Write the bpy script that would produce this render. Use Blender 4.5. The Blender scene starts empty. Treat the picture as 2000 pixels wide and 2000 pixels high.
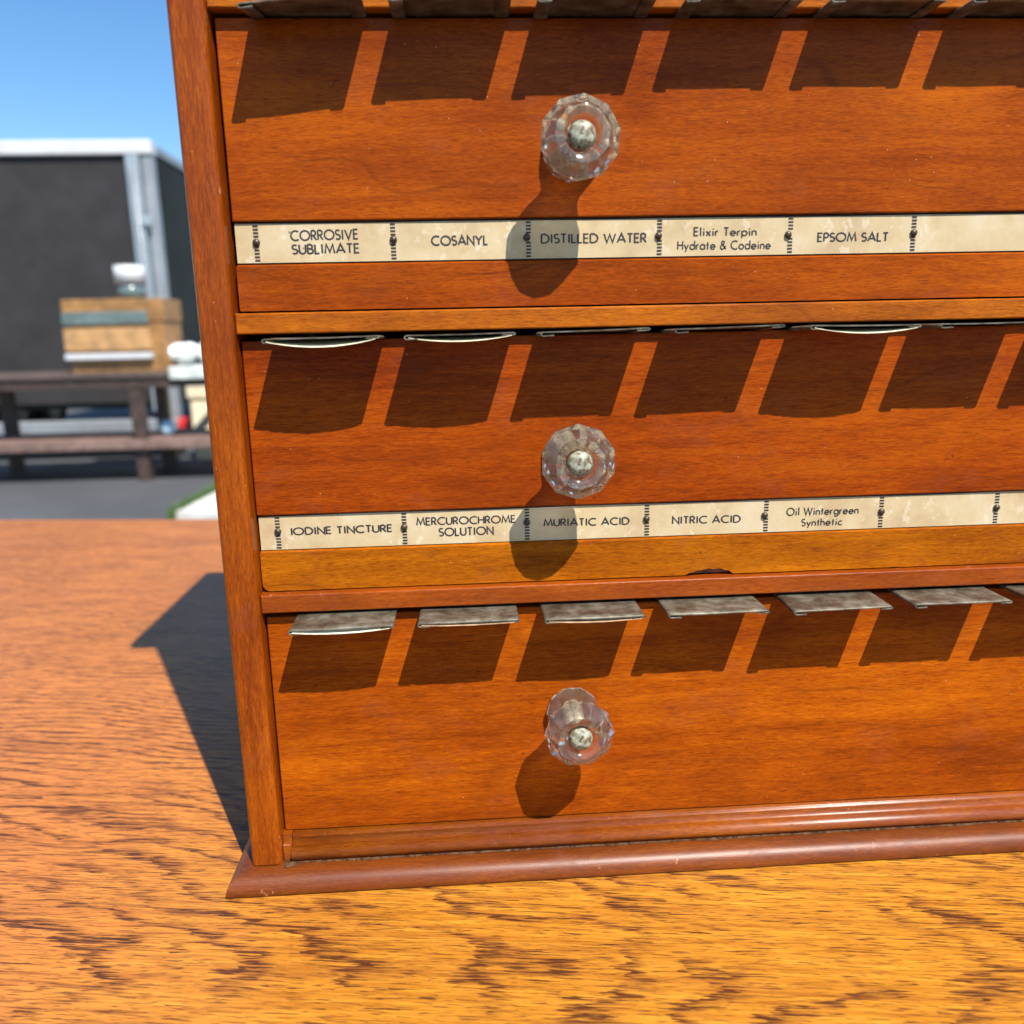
import bpy, bmesh, math, random
from mathutils import Matrix, Vector

random.seed(7)
scene = bpy.context.scene
COL = scene.collection

# ------------------------------------------------------------------ camera
cam_d = bpy.data.cameras.new('camera')
cam = bpy.data.objects.new('camera', cam_d)
COL.objects.link(cam)
scene.camera = cam
cam_d.sensor_width = 36.0
cam_d.lens = 28.8
cam_d.clip_start = 0.01
cam_d.clip_end = 600
CAM = Vector((0.0740, -0.3219, 0.1983))
_r = (0.9978408792588576, -0.06222702597627619, -0.021008972322746886)      # image right
_d = (-0.03378891574350004, -0.21208108799521502, -0.9766677640260503)      # image down
_f = (0.05631952461437109, 0.9752688907952072, -0.21372576305700147)        # forward
cam.matrix_world = Matrix(((_r[0], -_d[0], -_f[0], CAM.x), (_r[1], -_d[1], -_f[1], CAM.y),
                           (_r[2], -_d[2], -_f[2], CAM.z), (0, 0, 0, 1)))
cam_d.dof.use_dof = True
cam_d.dof.focus_distance = 0.335
cam_d.dof.aperture_fstop = 9.0

# ------------------------------------------------------------------ light
SUN_DIR = Vector((-0.50, 1.0, -1.55)).normalized()
world = bpy.data.worlds.new('World')
scene.world = world
world.use_nodes = True
wn = world.node_tree
bg = wn.nodes['Background']
sky = wn.nodes.new('ShaderNodeTexSky')
sky.sky_type = 'NISHITA'
sky.sun_disc = False
sky.sun_elevation = math.asin(-SUN_DIR.z)
sky.sun_rotation = math.atan2(-SUN_DIR.x, -SUN_DIR.y)
sky.air_density = 1.0
sky.dust_density = 0.3
sky.ozone_density = 2.5
bg.inputs['Strength'].default_value = 0.106
hs = wn.nodes.new('ShaderNodeHueSaturation')
hs.inputs['Saturation'].default_value = 1.24
wn.links.new(sky.outputs['Color'], hs.inputs['Color'])
wn.links.new(hs.outputs['Color'], bg.inputs['Color'])
sun_d = bpy.data.lights.new('sun', 'SUN')
sun_d.energy = 4.9
sun_d.angle = math.radians(0.5)
sun_d.color = (1.0, 0.95, 0.87)
sun = bpy.data.objects.new('sun', sun_d)
COL.objects.link(sun)
sun.rotation_euler = SUN_DIR.to_track_quat('-Z', 'Y').to_euler()

scene.view_settings.view_transform = 'Standard'
scene.view_settings.look = 'None'
scene.view_settings.gamma = 1.0
scene.view_settings.use_curve_mapping = False
scene.view_settings.exposure = 0.8
scene.render.engine = 'CYCLES'
scene.cycles.use_denoising = True
scene.cycles.max_bounces = 12
scene.cycles.transmission_bounces = 12
scene.cycles.caustics_refractive = True
scene.cycles.blur_glossy = 0.5
scene.cycles.sample_clamp_indirect = 6.0


# ------------------------------------------------------------------ node helpers
class NT:
    def __init__(self, name):
        self.m = bpy.data.materials.new(name)
        self.m.use_nodes = True
        self.t = self.m.node_tree
        self.n = self.t.nodes
        self.b = self.n['Principled BSDF']

    def new(self, typ, **kw):
        nd = self.n.new(typ)
        for k, v in kw.items():
            setattr(nd, k, v)
        return nd

    def link(self, a, b):
        self.t.links.new(a, b)

    def coord(self, scale=(1, 1, 1), loc=(0, 0, 0), rot=(0, 0, 0), src=None):
        if src is None:
            src = self.new('ShaderNodeTexCoord').outputs['Object']
        mp = self.new('ShaderNodeMapping')
        mp.inputs['Scale'].default_value = scale
        mp.inputs['Location'].default_value = loc
        mp.inputs['Rotation'].default_value = rot
        self.link(src, mp.inputs['Vector'])
        return mp.outputs['Vector']

    def noise(self, vec, scale=1.0, detail=2.0, rough=0.5, dist=0.0):
        nd = self.new('ShaderNodeTexNoise')
        nd.inputs['Scale'].default_value = scale
        nd.inputs['Detail'].default_value = detail
        nd.inputs['Roughness'].default_value = rough
        nd.inputs['Distortion'].default_value = dist
        self.link(vec, nd.inputs['Vector'])
        return nd.outputs['Fac']

    def voro(self, vec, scale=1.0, feature='F1', rnd=1.0):
        nd = self.new('ShaderNodeTexVoronoi', feature=feature)
        nd.inputs['Scale'].default_value = scale
        nd.inputs['Randomness'].default_value = rnd
        self.link(vec, nd.inputs['Vector'])
        return nd.outputs['Distance']

    def put(self, sock, v):
        if isinstance(v, (int, float)):
            sock.default_value = v
        elif isinstance(v, (tuple, list)):
            sock.default_value = tuple(v) + ((1.0,) if len(v) == 3 and len(sock.default_value) == 4 else ())
        else:
            self.link(v, sock)

    def math(self, op, a, b=0.0, c=0.0, clamp=False):
        nd = self.new('ShaderNodeMath', operation=op)
        nd.use_clamp = clamp
        self.put(nd.inputs[0], a)
        self.put(nd.inputs[1], b)
        self.put(nd.inputs[2], c)
        return nd.outputs[0]

    def step(self, v, lo, hi, to0=0.0, to1=1.0):
        nd = self.new('ShaderNodeMapRange', interpolation_type='SMOOTHSTEP')
        self.put(nd.inputs['Value'], v)
        nd.inputs['From Min'].default_value = lo
        nd.inputs['From Max'].default_value = hi
        nd.inputs['To Min'].default_value = to0
        nd.inputs['To Max'].default_value = to1
        return nd.outputs['Result']

    def mix(self, fac, a, b, mode='MIX'):
        nd = self.new('ShaderNodeMix', data_type='RGBA', blend_type=mode)
        self.put(nd.inputs['Factor'], fac)
        self.put(nd.inputs['A'], a) if False else self.put(nd.inputs[6], a)
        self.put(nd.inputs[7], b)
        return nd.outputs[2]

    def ramp(self, fac, stops):
        nd = self.new('ShaderNodeValToRGB')
        cr = nd.color_ramp
        while len(cr.elements) < len(stops):
            cr.elements.new(0.5)
        for e, (p, c) in zip(cr.elements, stops):
            e.position = p
            e.color = tuple(c) + (1.0,)
        self.link(fac, nd.inputs['Fac'])
        return nd.outputs['Color']

    def bump(self, h, strength, dist):
        nd = self.new('ShaderNodeBump')
        nd.inputs['Strength'].default_value = strength
        nd.inputs['Distance'].default_value = dist
        self.link(h, nd.inputs['Height'])
        self.link(nd.outputs['Normal'], self.b.inputs['Normal'])

    def done(self, color=None, rough=None, **kw):
        if color is not None:
            self.put(self.b.inputs['Base Color'], color)
        if rough is not None:
            self.put(self.b.inputs['Roughness'], rough)
        for k, v in kw.items():
            self.put(self.b.inputs[k.replace('_', ' ')], v)
        return self.m


def wood(name, axis='X', seed=0.0, dark=(.105, .014, .0022), mid=(.245, .041, .0040), light=(.37, .078, .0052),
         line=0.35, rough=0.30, bright=1.0, scuff=0.0, spec=0.07):
    """varnished cherry: short flecks, streaks, ring lines and worn specks, grain along one axis"""
    t = NT(name)
    src = t.new('ShaderNodeTexCoord').outputs['Object']
    off = (seed * 1.37, seed * 2.11, seed * 0.73)

    def hue(c, k):
        return (c[0] * bright * k, c[1] * bright * k * 1.06, c[2] * bright * 0.55)

    def sc(a, c):
        return {'X': (a, c, c), 'Z': (c, c, a), 'Y': (c, a, c)}[axis]
    fleck = t.noise(t.coord(sc(330, 2500), off, src=src), 1, 3.0, 0.65)
    fleck2 = t.noise(t.coord(sc(90, 900), off, src=src), 1, 3.0, 0.6, 0.3)
    streak = t.noise(t.coord(sc(11, 190), off, src=src), 1, 3.0, 0.6, 0.4)
    blotch = t.noise(t.coord(sc(9, 26), off, src=src), 1, 2.5, 0.55, 0.6)
    v = t.math('MULTIPLY', fleck, 0.40)
    v = t.math('MULTIPLY_ADD', fleck2, 0.24, v)
    v = t.math('MULTIPLY_ADD', streak, 0.26, v)
    v = t.math('MULTIPLY_ADD', blotch, 0.46, v)
    col = t.ramp(v, [(0.50, hue(dark, 1.15)), (0.68, hue(mid, 1.06)), (0.86, hue(light, 1.08))])
    # dark hair-thin pores
    pore = t.step(t.noise(t.coord(sc(170, 3400), off, src=src), 1, 2.0, 0.6), 0.57, 0.64)
    col = t.mix(t.math('MULTIPLY', pore, 0.55), col, (.085, .014, .003))
    # growth-ring lines that wander
    if line > 0:
        sep = t.new('ShaderNodeSeparateXYZ')
        t.link(t.coord((1, 1, 1), off, src=src), sep.inputs[0])
        across = sep.outputs['X' if axis == 'Z' else 'Z']
        wob = t.noise(t.coord(sc(7, 16), off, src=src), 1, 2.0, 0.5)
        rr = t.math('ADD', t.math('MULTIPLY', across, 46.0), t.math('MULTIPLY', wob, 4.2))
        fr = t.math('PINGPONG', rr, 0.5)
        ln = t.step(fr, 0.0, 0.045, 1.0, 0.0)
        wide = t.step(fr, 0.0, 0.28, 1.0, 0.0)
        gate = t.step(t.noise(t.coord(sc(15, 40), (3.3, 1.7, off[2]), src=src), 1, 2.0), 0.46, 0.62)
        col = t.mix(t.math('MULTIPLY', t.math('MULTIPLY', ln, gate), line), col, (.070, .013, .003))
        col = t.mix(t.math('MULTIPLY', wide, line * 0.32), col, (.13, .022, .004))
    # broad brown staining and grime
    stain = t.step(t.noise(t.coord(sc(13, 21), (off[0], 4.2, off[1]), src=src), 1, 4.0, 0.6, 0.5), 0.50, 0.72)
    col = t.mix(t.math('MULTIPLY', stain, 0.34), col, (.105, .018, .003))
    # dull hazy worn areas in the varnish, little bruises and pale specks
    haze = t.step(t.noise(t.coord((38, 38, 52), off, src=src), 1, 3.0, 0.6), 0.56, 0.74)
    col = t.mix(t.math('MULTIPLY', haze, 0.16), col, (.19, .052, .026))
    spot = t.step(t.voro(t.coord((95, 95, 95), off, src=src)), 0.030, 0.085, 1.0, 0.0)
    spotgate = t.step(t.noise(t.coord((20, 20, 20), off, src=src), 1, 1.0), 0.52, 0.60)
    col = t.mix(t.math('MULTIPLY', t.math('MULTIPLY', spot, spotgate), 0.6), col, (.06, .014, .004))
    speck = t.step(t.voro(t.coord((240, 240, 240), off, src=src)), 0.035, 0.075, 1.0, 0.0)
    sg = t.step(t.noise(t.coord((55, 55, 55), off, src=src), 1, 1.0), 0.50, 0.62)
    col = t.mix(t.math('MULTIPLY', t.math('MULTIPLY', speck, sg), 0.55), col, (.62, .36, .20))
    if scuff > 0:
        s1 = t.step(t.noise(t.coord((300, 300, 120), off, src=src), 1, 4.0, 0.7), 0.60, 0.70)
        s2 = t.step(t.noise(t.coord((60, 60, 28), off, src=src), 1, 2.0), 0.55, 0.68)
        col = t.mix(t.math('MULTIPLY', t.math('MULTIPLY', s1, s2), scuff), col, (.50, .24, .12))
    t.bump(t.math('ADD', fleck, t.math('MULTIPLY', blotch, 1.2)), 0.10, 0.0004)
    rg = t.math('MULTIPLY_ADD', haze, 0.16, rough)
    return t.done(col, rg, Specular_IOR_Level=spec)


def plain(name, col, rough=0.5, metallic=0.0, var=0.25, scale=6.0, bump=0.0):
    t = NT(name)
    n = t.noise(t.coord(), scale, 4.0, 0.6)
    c = t.mix(t.step(n, 0.3, 0.7), tuple(x * (1 - var) for x in col), tuple(min(1, x * (1 + var)) for x in col))
    if bump:
        t.bump(n, bump, 0.01)
    return t.done(c, rough, Metallic=metallic)


def oak():
    t = NT('golden_oak')
    src = t.new('ShaderNodeTexCoord').outputs['Object']
    sep = t.new('ShaderNodeSeparateXYZ')
    t.link(src, sep.inputs[0])
    x, y = sep.outputs['X'], sep.outputs['Y']
    w1 = t.noise(t.coord((4.5, 9, 1), src=src), 1, 2.0, 0.5)
    w2 = t.noise(t.coord((22, 60, 1), src=src), 1, 2.0, 0.55)
    yy = t.math('ADD', t.math('ADD', y, 0.335), t.math('MULTIPLY', t.math('SUBTRACT', w1, 0.5), 0.075))
    hh = t.math('ADD', t.math('MULTIPLY', x, 0.21), 0.028)
    hh = t.math('ADD', hh, t.math('MULTIPLY', t.math('SUBTRACT', w2, 0.5), 0.010))
    r = t.math('SQRT', t.math('ADD', t.math('MULTIPLY', yy, yy), t.math('MULTIPLY', hh, hh)))
    rr = t.math('ADD', t.math('MULTIPLY', r, 66.0), t.math('MULTIPLY', t.math('MULTIPLY', r, r), 260.0))
    w3 = t.noise(t.coord((14, 18, 1), (2, 6, 0), src=src), 1, 2.0, 0.5)
    rr = t.math('ADD', rr, t.math('ADD', t.math('MULTIPLY', w2, 0.9), t.math('MULTIPLY', w3, 1.3)))
    comb = t.noise(t.coord((20, 520, 1), (3, 8, 0), src=src), 1, 3.0, 0.65)
    rr = t.math('MULTIPLY_ADD', comb, 0.95, rr)
    fr = t.math('FRACT', rr)
    band = t.math('MULTIPLY', t.step(fr, 0.0, 0.07), t.step(fr, 0.10, 0.46, 1.0, 0.0))
    gate = t.step(t.noise(t.coord((10, 26, 1), (5, 2, 0), src=src), 1, 2.0), 0.36, 0.56, 0.15, 1.0)
    band = t.math('MULTIPLY', band, gate)
    streak = t.noise(t.coord((16, 420, 1), src=src), 1, 3.0, 0.6)
    fib = t.noise(t.coord((60, 1300, 1), src=src), 1, 3.0, 0.6)
    base = t.ramp(t.math('ADD', t.math('MULTIPLY', streak, 0.5), t.math('MULTIPLY', fib, 0.5)),
                  [(0.34, (.25, .082, .008)), (0.50, (.44, .175, .016)), (0.66, (.58, .265, .028))])
    blot = t.step(t.noise(t.coord((5, 9, 1), (1, 4, 0), src=src), 1, 2.0), 0.35, 0.70)
    base = t.mix(t.math('MULTIPLY', blot, 0.30), base, (.34, .110, .016))
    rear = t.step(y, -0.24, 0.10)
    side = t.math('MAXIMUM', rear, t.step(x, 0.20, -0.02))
    base = t.mix(t.math('MULTIPLY', side, 0.66), base, (.52, .165, .044))  # redder rear and left wood, with warmth for the cabinet's shade painted in
    veil = t.step(t.noise(t.coord((7, 46, 1), (8, 3, 0), src=src), 1, 3.0, 0.6), 0.50, 0.70)
    base = t.mix(t.math('MULTIPLY', veil, 0.40), base, (.25, .078, .018))
    smear = t.math('MULTIPLY', band, t.step(t.noise(t.coord((46, 1050, 1), (6, 2, 0), src=src), 1, 3.0, 0.65), 0.44, 0.55))
    col = t.mix(t.math('MULTIPLY', band, 0.55), base, (.27, .088, .016))
    col = t.mix(t.math('MULTIPLY', smear, 0.64), col, t.mix(t.step(fib, 0.42, 0.60), (.052, .014, .007), (.150, .046, .014)))
    p1 = t.noise(t.coord((80, 1350, 1), (0, 3, 0), src=src), 1, 2.0, 0.6)
    thr = t.math('MULTIPLY_ADD', band, -0.145, 0.615)
    pores = t.step(t.math('SUBTRACT', p1, thr), -0.01, 0.05)
    col = t.mix(t.math('MULTIPLY', pores, 0.88), col, (.045, .014, .007))
    p2 = t.step(t.noise(t.coord((130, 1500, 1), (0, 7, 0), src=src), 1, 2.0, 0.6), 0.56, 0.63)
    col = t.mix(t.math('MULTIPLY', p2, 0.62), col, (.11, .035, .009))
    p3 = t.step(t.noise(t.coord((34, 520, 1), (9, 1, 0), src=src), 1, 2.0, 0.6), 0.53, 0.66)
    col = t.mix(t.math('MULTIPLY', p3, t.math('MULTIPLY_ADD', side, 0.55, 0.15)), col, (.13, .040, .012))
    hgt = t.math('SUBTRACT', t.math('MULTIPLY', fib, 0.5), t.math('MULTIPLY', pores, 1.0))
    t.bump(hgt, 0.28, 0.0005)
    return t.done(col, t.math('MULTIPLY_ADD', fib, 0.14, 0.28), Specular_IOR_Level=0.24)


def paper_mat():
    t = NT('aged_paper')
    src = t.new('ShaderNodeTexCoord').outputs['Object']
    n = t.noise(t.coord((60, 60, 60), src=src), 1, 4.0, 0.6)
    col = t.ramp(n, [(0.30, (.40, .285, .150)), (0.5, (.475, .360, .198)), (0.70, (.52, .42, .27))])
    bl = t.step(t.noise(t.coord((260, 260, 200), src=src), 1, 3.0, 0.6, 0.3), 0.58, 0.64)
    g = t.step(t.noise(t.coord((28, 28, 28), (2, 1, 0), src=src), 1, 2.0), 0.40, 0.55)
    col = t.mix(t.math('MULTIPLY', t.math('MULTIPLY', bl, g), 0.30), col, (.68, .61, .48))
    st = t.step(t.noise(t.coord((75, 75, 75), (7, 3, 1), src=src), 1, 4.0, 0.6), 0.62, 0.76)
    col = t.mix(t.math('MULTIPLY', st, 0.35), col, (.36, .20, .085))
    dk = t.step(t.voro(t.coord((110, 110, 110), src=src)), 0.03, 0.06, 1.0, 0.0)
    dg = t.step(t.noise(t.coord((40, 40, 40), src=src), 1, 1.0), 0.52, 0.60)
    col = t.mix(t.math('MULTIPLY', t.math('MULTIPLY', dk, dg), 0.8), col, (.10, .05, .025))
    return t.done(col, 0.75)


def tin_mat():
    t = NT('tarnished_tin')
    src = t.new('ShaderNodeTexCoord').outputs['Object']
    n = t.noise(t.coord((130, 130, 130), src=src), 1, 5.0, 0.65)
    col = t.ramp(n, [(0.36, (.065, .048, .030)), (0.5, (.125, .108, .076)), (0.64, (.200, .182, .140))])
    rs = t.step(t.noise(t.coord((300, 300, 300), (4, 0, 0), src=src), 1, 3.0), 0.56, 0.68)
    col = t.mix(t.math('MULTIPLY', rs, 0.55), col, (.12, .065, .035))
    t.bump(n, 0.15, 0.0003)
    return t.done(col, t.math('MULTIPLY_ADD', n, 0.35, 0.30), Metallic=0.45)


def cap_mat():
    t = NT('flaking_cream_paint')
    src = t.new('ShaderNodeTexCoord').outputs['Object']
    n = t.noise(t.coord((420, 420, 420), src=src), 1, 4.0, 0.65)
    col = t.ramp(n, [(0.35, (.14, .135, .075)), (0.5, (.25, .25, .17)), (0.65, (.36, .375, .30))])
    fl = t.step(t.noise(t.coord((700, 700, 700), (1, 1, 0), src=src), 1, 3.0, 0.6), 0.50, 0.545)
    g = t.step(t.noise(t.coord((260, 260, 260), (3, 1, 2), src=src), 1, 2.0), 0.36, 0.52)
    col = t.mix(t.math('MULTIPLY', fl, g), col, (.10, .050, .028))
    t.bump(fl, -0.3, 0.0002)
    return t.done(col, 0.55)


def glass_mat():
    t = NT('pressed_glass')
    n = t.noise(t.coord((160, 160, 160)), 1, 2.0)
    t.bump(n, 0.04, 0.0004)
    gr = t.noise(t.coord((240, 240, 240), (2, 5, 1)), 1, 3.0)
    return t.done((.94, .88, .74), t.step(gr, 0.35, 0.7, 0.06, 0.13), Transmission_Weight=t.step(gr, 0.35, 0.75, 0.985, 0.94), IOR=1.50)


def asphalt():
    t = NT('asphalt')
    src = t.new('ShaderNodeTexCoord').outputs['Object']
    a = t.noise(t.coord((1, 1, 1), src=src), 1.3, 4.0, 0.6)
    b = t.noise(t.coord((1, 1, 1), src=src), 60, 3.0, 0.7)
    col = t.ramp(t.math('ADD', t.math('MULTIPLY', a, 0.6), t.math('MULTIPLY', b, 0.4)),
                 [(0.3, (.042, .043, .046)), (0.6, (.075, .076, .080)), (0.8, (.13, .13, .13))])
    t.bump(b, 0.5, 0.01)
    return t.done(col, 0.85)


def matte(m):
    m.node_tree.nodes['Principled BSDF'].inputs['Specular IOR Level'].default_value = 0.05
    return m


M = {
    'glass': glass_mat(), 'cap': cap_mat(), 'tin': tin_mat(), 'paper': paper_mat(), 'oak': oak(),
    'ink': plain('printing_ink', (.020, .018, .019), 0.6, var=0.35, scale=900),
    'nail': plain('blued_nail', (.075, .058, .042), 0.42, 0.6, 0.3, 900),
    'shank': plain('pale_steel_bolt', (.40, .34, .25), 0.6, 0.2, 0.4, 700),  # pale tarnished steel, toned to put beige reflections into the glass
    'cream': plain('cream_label_paper', (.74, .66, .43), 0.7, var=0.12, scale=160),
    'kraft': plain('brown_label_paper', (.42, .25, .13), 0.8, var=0.3, scale=260),
    'dust': matte(plain('grey_dust', (.085, .042, .022), 0.95, var=0.55, scale=420, bump=0.4)),
    'inside': plain('raw_dark_wood', (.045, .022, .012), 0.8, var=0.3, scale=90),
    'scar': plain('bare_torn_wood', (.16, .060, .020), 0.7, var=0.5, scale=380),
    'post': wood('cherry_side', 'Z', 3.1, dark=(.09, .013, .0025), mid=(.205, .037, .0036), light=(.33, .072, .0055), line=0.25, scuff=0.7, spec=0.2),
    'drawer1': wood('cherry_drawer_one', 'X', 1.0, line=0.40),
    'drawer2': wood('cherry_drawer_two', 'X', 5.4, dark=(.095, .011, .002), mid=(.235, .035, .0036), light=(.34, .066, .005), line=0.35),
    'drawer3': wood('cherry_drawer_three', 'X', 9.2, dark=(.13, .019, .0022), mid=(.275, .050, .0036), light=(.41, .095, .005), line=0.3),
    'batten1': wood('cherry_batten_one', 'X', 12.7, dark=(.10, .015, .0025), line=0.6),
    'batten2': wood('cherry_batten_two', 'X', 15.1, dark=(.14, .026, .0028), mid=(.31, .078, .0045), light=(.45, .135, .007), line=0.35),
    'rail1': wood('cherry_rail_one', 'X', 18.3, dark=(.14, .025, .003), mid=(.31, .072, .0055), light=(.46, .125, .008), line=0.25, spec=0.14),
    'rail2': wood('cherry_rail_two', 'X', 21.9, dark=(.12, .018, .0035), mid=(.23, .042, .0055), light=(.34, .072, .008), line=0.2, scuff=0.5, spec=0.25),
    'base': wood('cherry_base', 'X', 25.2, dark=(.055, .010, .003), mid=(.125, .027, .0050), light=(.23, .052, .008), line=0.25, rough=0.40, scuff=0.7, spec=0.36),
    'plinth': wood('cherry_plinth', 'X', 28.8, dark=(.10, .017, .003), mid=(.20, .043, .0045), light=(.32, .085, .0065), line=0.2, rough=0.36, spec=0.5, scuff=0.4),
}


# ------------------------------------------------------------------ object helpers
def tag(o, label=None, cat=None, group=None, kind=None):
    for k, v in (('label', label), ('category', cat), ('group', group), ('kind', kind)):
        if v:
            o[k] = v
    return o


def empty(name, loc, label, cat, group=None, rz=0.0):
    o = bpy.data.objects.new(name, None)
    o.empty_display_size = 0.05
    COL.objects.link(o)
    o.location = loc
    o.rotation_euler.z = rz
    return tag(o, label, cat, group)


class MB:
    """mesh builder; coordinates are given in scene space, origin is taken off at build time"""
    def __init__(self):
        self.bm = bmesh.new()

    def box(self, x0, x1, y0, y1, z0, z1, bev=0.0, seg=2, mat=0, flt=None):
        vs = [self.bm.verts.new(p) for p in ((x0, y0, z0), (x1, y0, z0), (x1, y1, z0), (x0, y1, z0),
                                             (x0, y0, z1), (x1, y0, z1), (x1, y1, z1), (x0, y1, z1))]
        fs = []
        for q in ((3, 2, 1, 0), (4, 5, 6, 7), (0, 1, 5, 4), (1, 2, 6, 5), (2, 3, 7, 6), (3, 0, 4, 7)):
            f = self.bm.faces.new([vs[i] for i in q])
            f.material_index = mat
            fs.append(f)
        if bev > 0:
            es = list({e for f in fs for e in f.edges})
            if flt:
                es = [e for e in es if flt((e.verts[0].co + e.verts[1].co) / 2)]
            bmesh.ops.bevel(self.bm, geom=es, offset=bev, segments=seg, affect='EDGES', profile=0.5)

    def prism(self, pts, axis, a0, a1, mat=0, caps=True, smooth=False):
        """extrude a closed 2-D outline along an axis; outline coords are the two other axes in order"""
        def P(u, v, a):
            return {'X': (a, u, v), 'Y': (u, a, v), 'Z': (u, v, a)}[axis]
        A = [self.bm.verts.new(P(u, v, a0)) for u, v in pts]
        B = [self.bm.verts.new(P(u, v, a1)) for u, v in pts]
        n = len(pts)
        fs = []
        for i in range(n):
            f = self.bm.faces.new((A[i], A[(i + 1) % n], B[(i + 1) % n], B[i]))
            f.smooth = smooth
            fs.append(f)
        if caps:
            fs.append(self.bm.faces.new(list(reversed(A))))
            fs.append(self.bm.faces.new(B))
        for f in fs:
            f.material_index = mat
        return fs

    def tube(self, p0, p1, r, seg=12, mat=0, r1=None):
        p0, p1 = Vector(p0), Vector(p1)
        d = (p1 - p0).normalized()
        u = d.orthogonal().normalized()
        v = d.cross(u)
        r1 = r if r1 is None else r1
        A, B = [], []
        for i in range(seg):
            a = 2 * math.pi * i / seg
            w = u * math.cos(a) + v * math.sin(a)
            A.append(self.bm.verts.new(p0 + w * r))
            B.append(self.bm.verts.new(p1 + w * r1))
        for i in range(seg):
            f = self.bm.faces.new((A[i], A[(i + 1) % seg], B[(i + 1) % seg], B[i]))
            f.smooth = True
            f.material_index = mat
        self.bm.faces.new(list(reversed(A))).material_index = mat
        self.bm.faces.new(B).material_index = mat

    def ball(self, c, r, sc=(1, 1, 1), sub=3, mat=0, jitter=0.0):
        g = bmesh.ops.create_icosphere(self.bm, subdivisions=sub, radius=1.0)
        for v in g['verts']:
            k = r * (1 + random.uniform(-jitter, jitter))
            v.co = Vector((c[0] + v.co.x * k * sc[0], c[1] + v.co.y * k * sc[1], c[2] + v.co.z * k * sc[2]))
            for f in v.link_faces:
                f.smooth = True
                f.material_index = mat

    def quad(self, pts, mat=0):
        f = self.bm.faces.new([self.bm.verts.new(p) for p in pts])
        f.material_index = mat
        return f

    def build(self, name, mats, parent=None, origin=None, fix=True):
        if fix:
            bmesh.ops.recalc_face_normals(self.bm, faces=self.bm.faces[:])
        if parent is not None and origin is None:
            origin = base_of(parent)
        if origin is not None:
            bmesh.ops.translate(self.bm, verts=self.bm.verts[:], vec=-Vector(origin))
        me = bpy.data.meshes.new(name)
        self.bm.to_mesh(me)
        self.bm.free()
        for m in (mats if isinstance(mats, (list, tuple)) else [mats]):
            me.materials.append(m)
        o = bpy.data.objects.new(name, me)
        COL.objects.link(o)
        if parent is not None:
            o.parent = parent
        elif origin is not None:
            o.location = origin
        return o


def base_of(o):
    """scene-space origin of an (unrotated) object"""
    v = Vector((0, 0, 0))
    while o is not None:
        v += o.location
        o = o.parent
    return v


# ------------------------------------------------------------------ lettering (stroke alphabet, cap height 1)
def arc(cx, cy, rx, ry, a0, a1, n=18):
    return [(cx + rx * math.cos(math.radians(a0 + (a1 - a0) * i / n)), cy + ry * math.sin(math.radians(a0 + (a1 - a0) * i / n))) for i in range(n + 1)]


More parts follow.
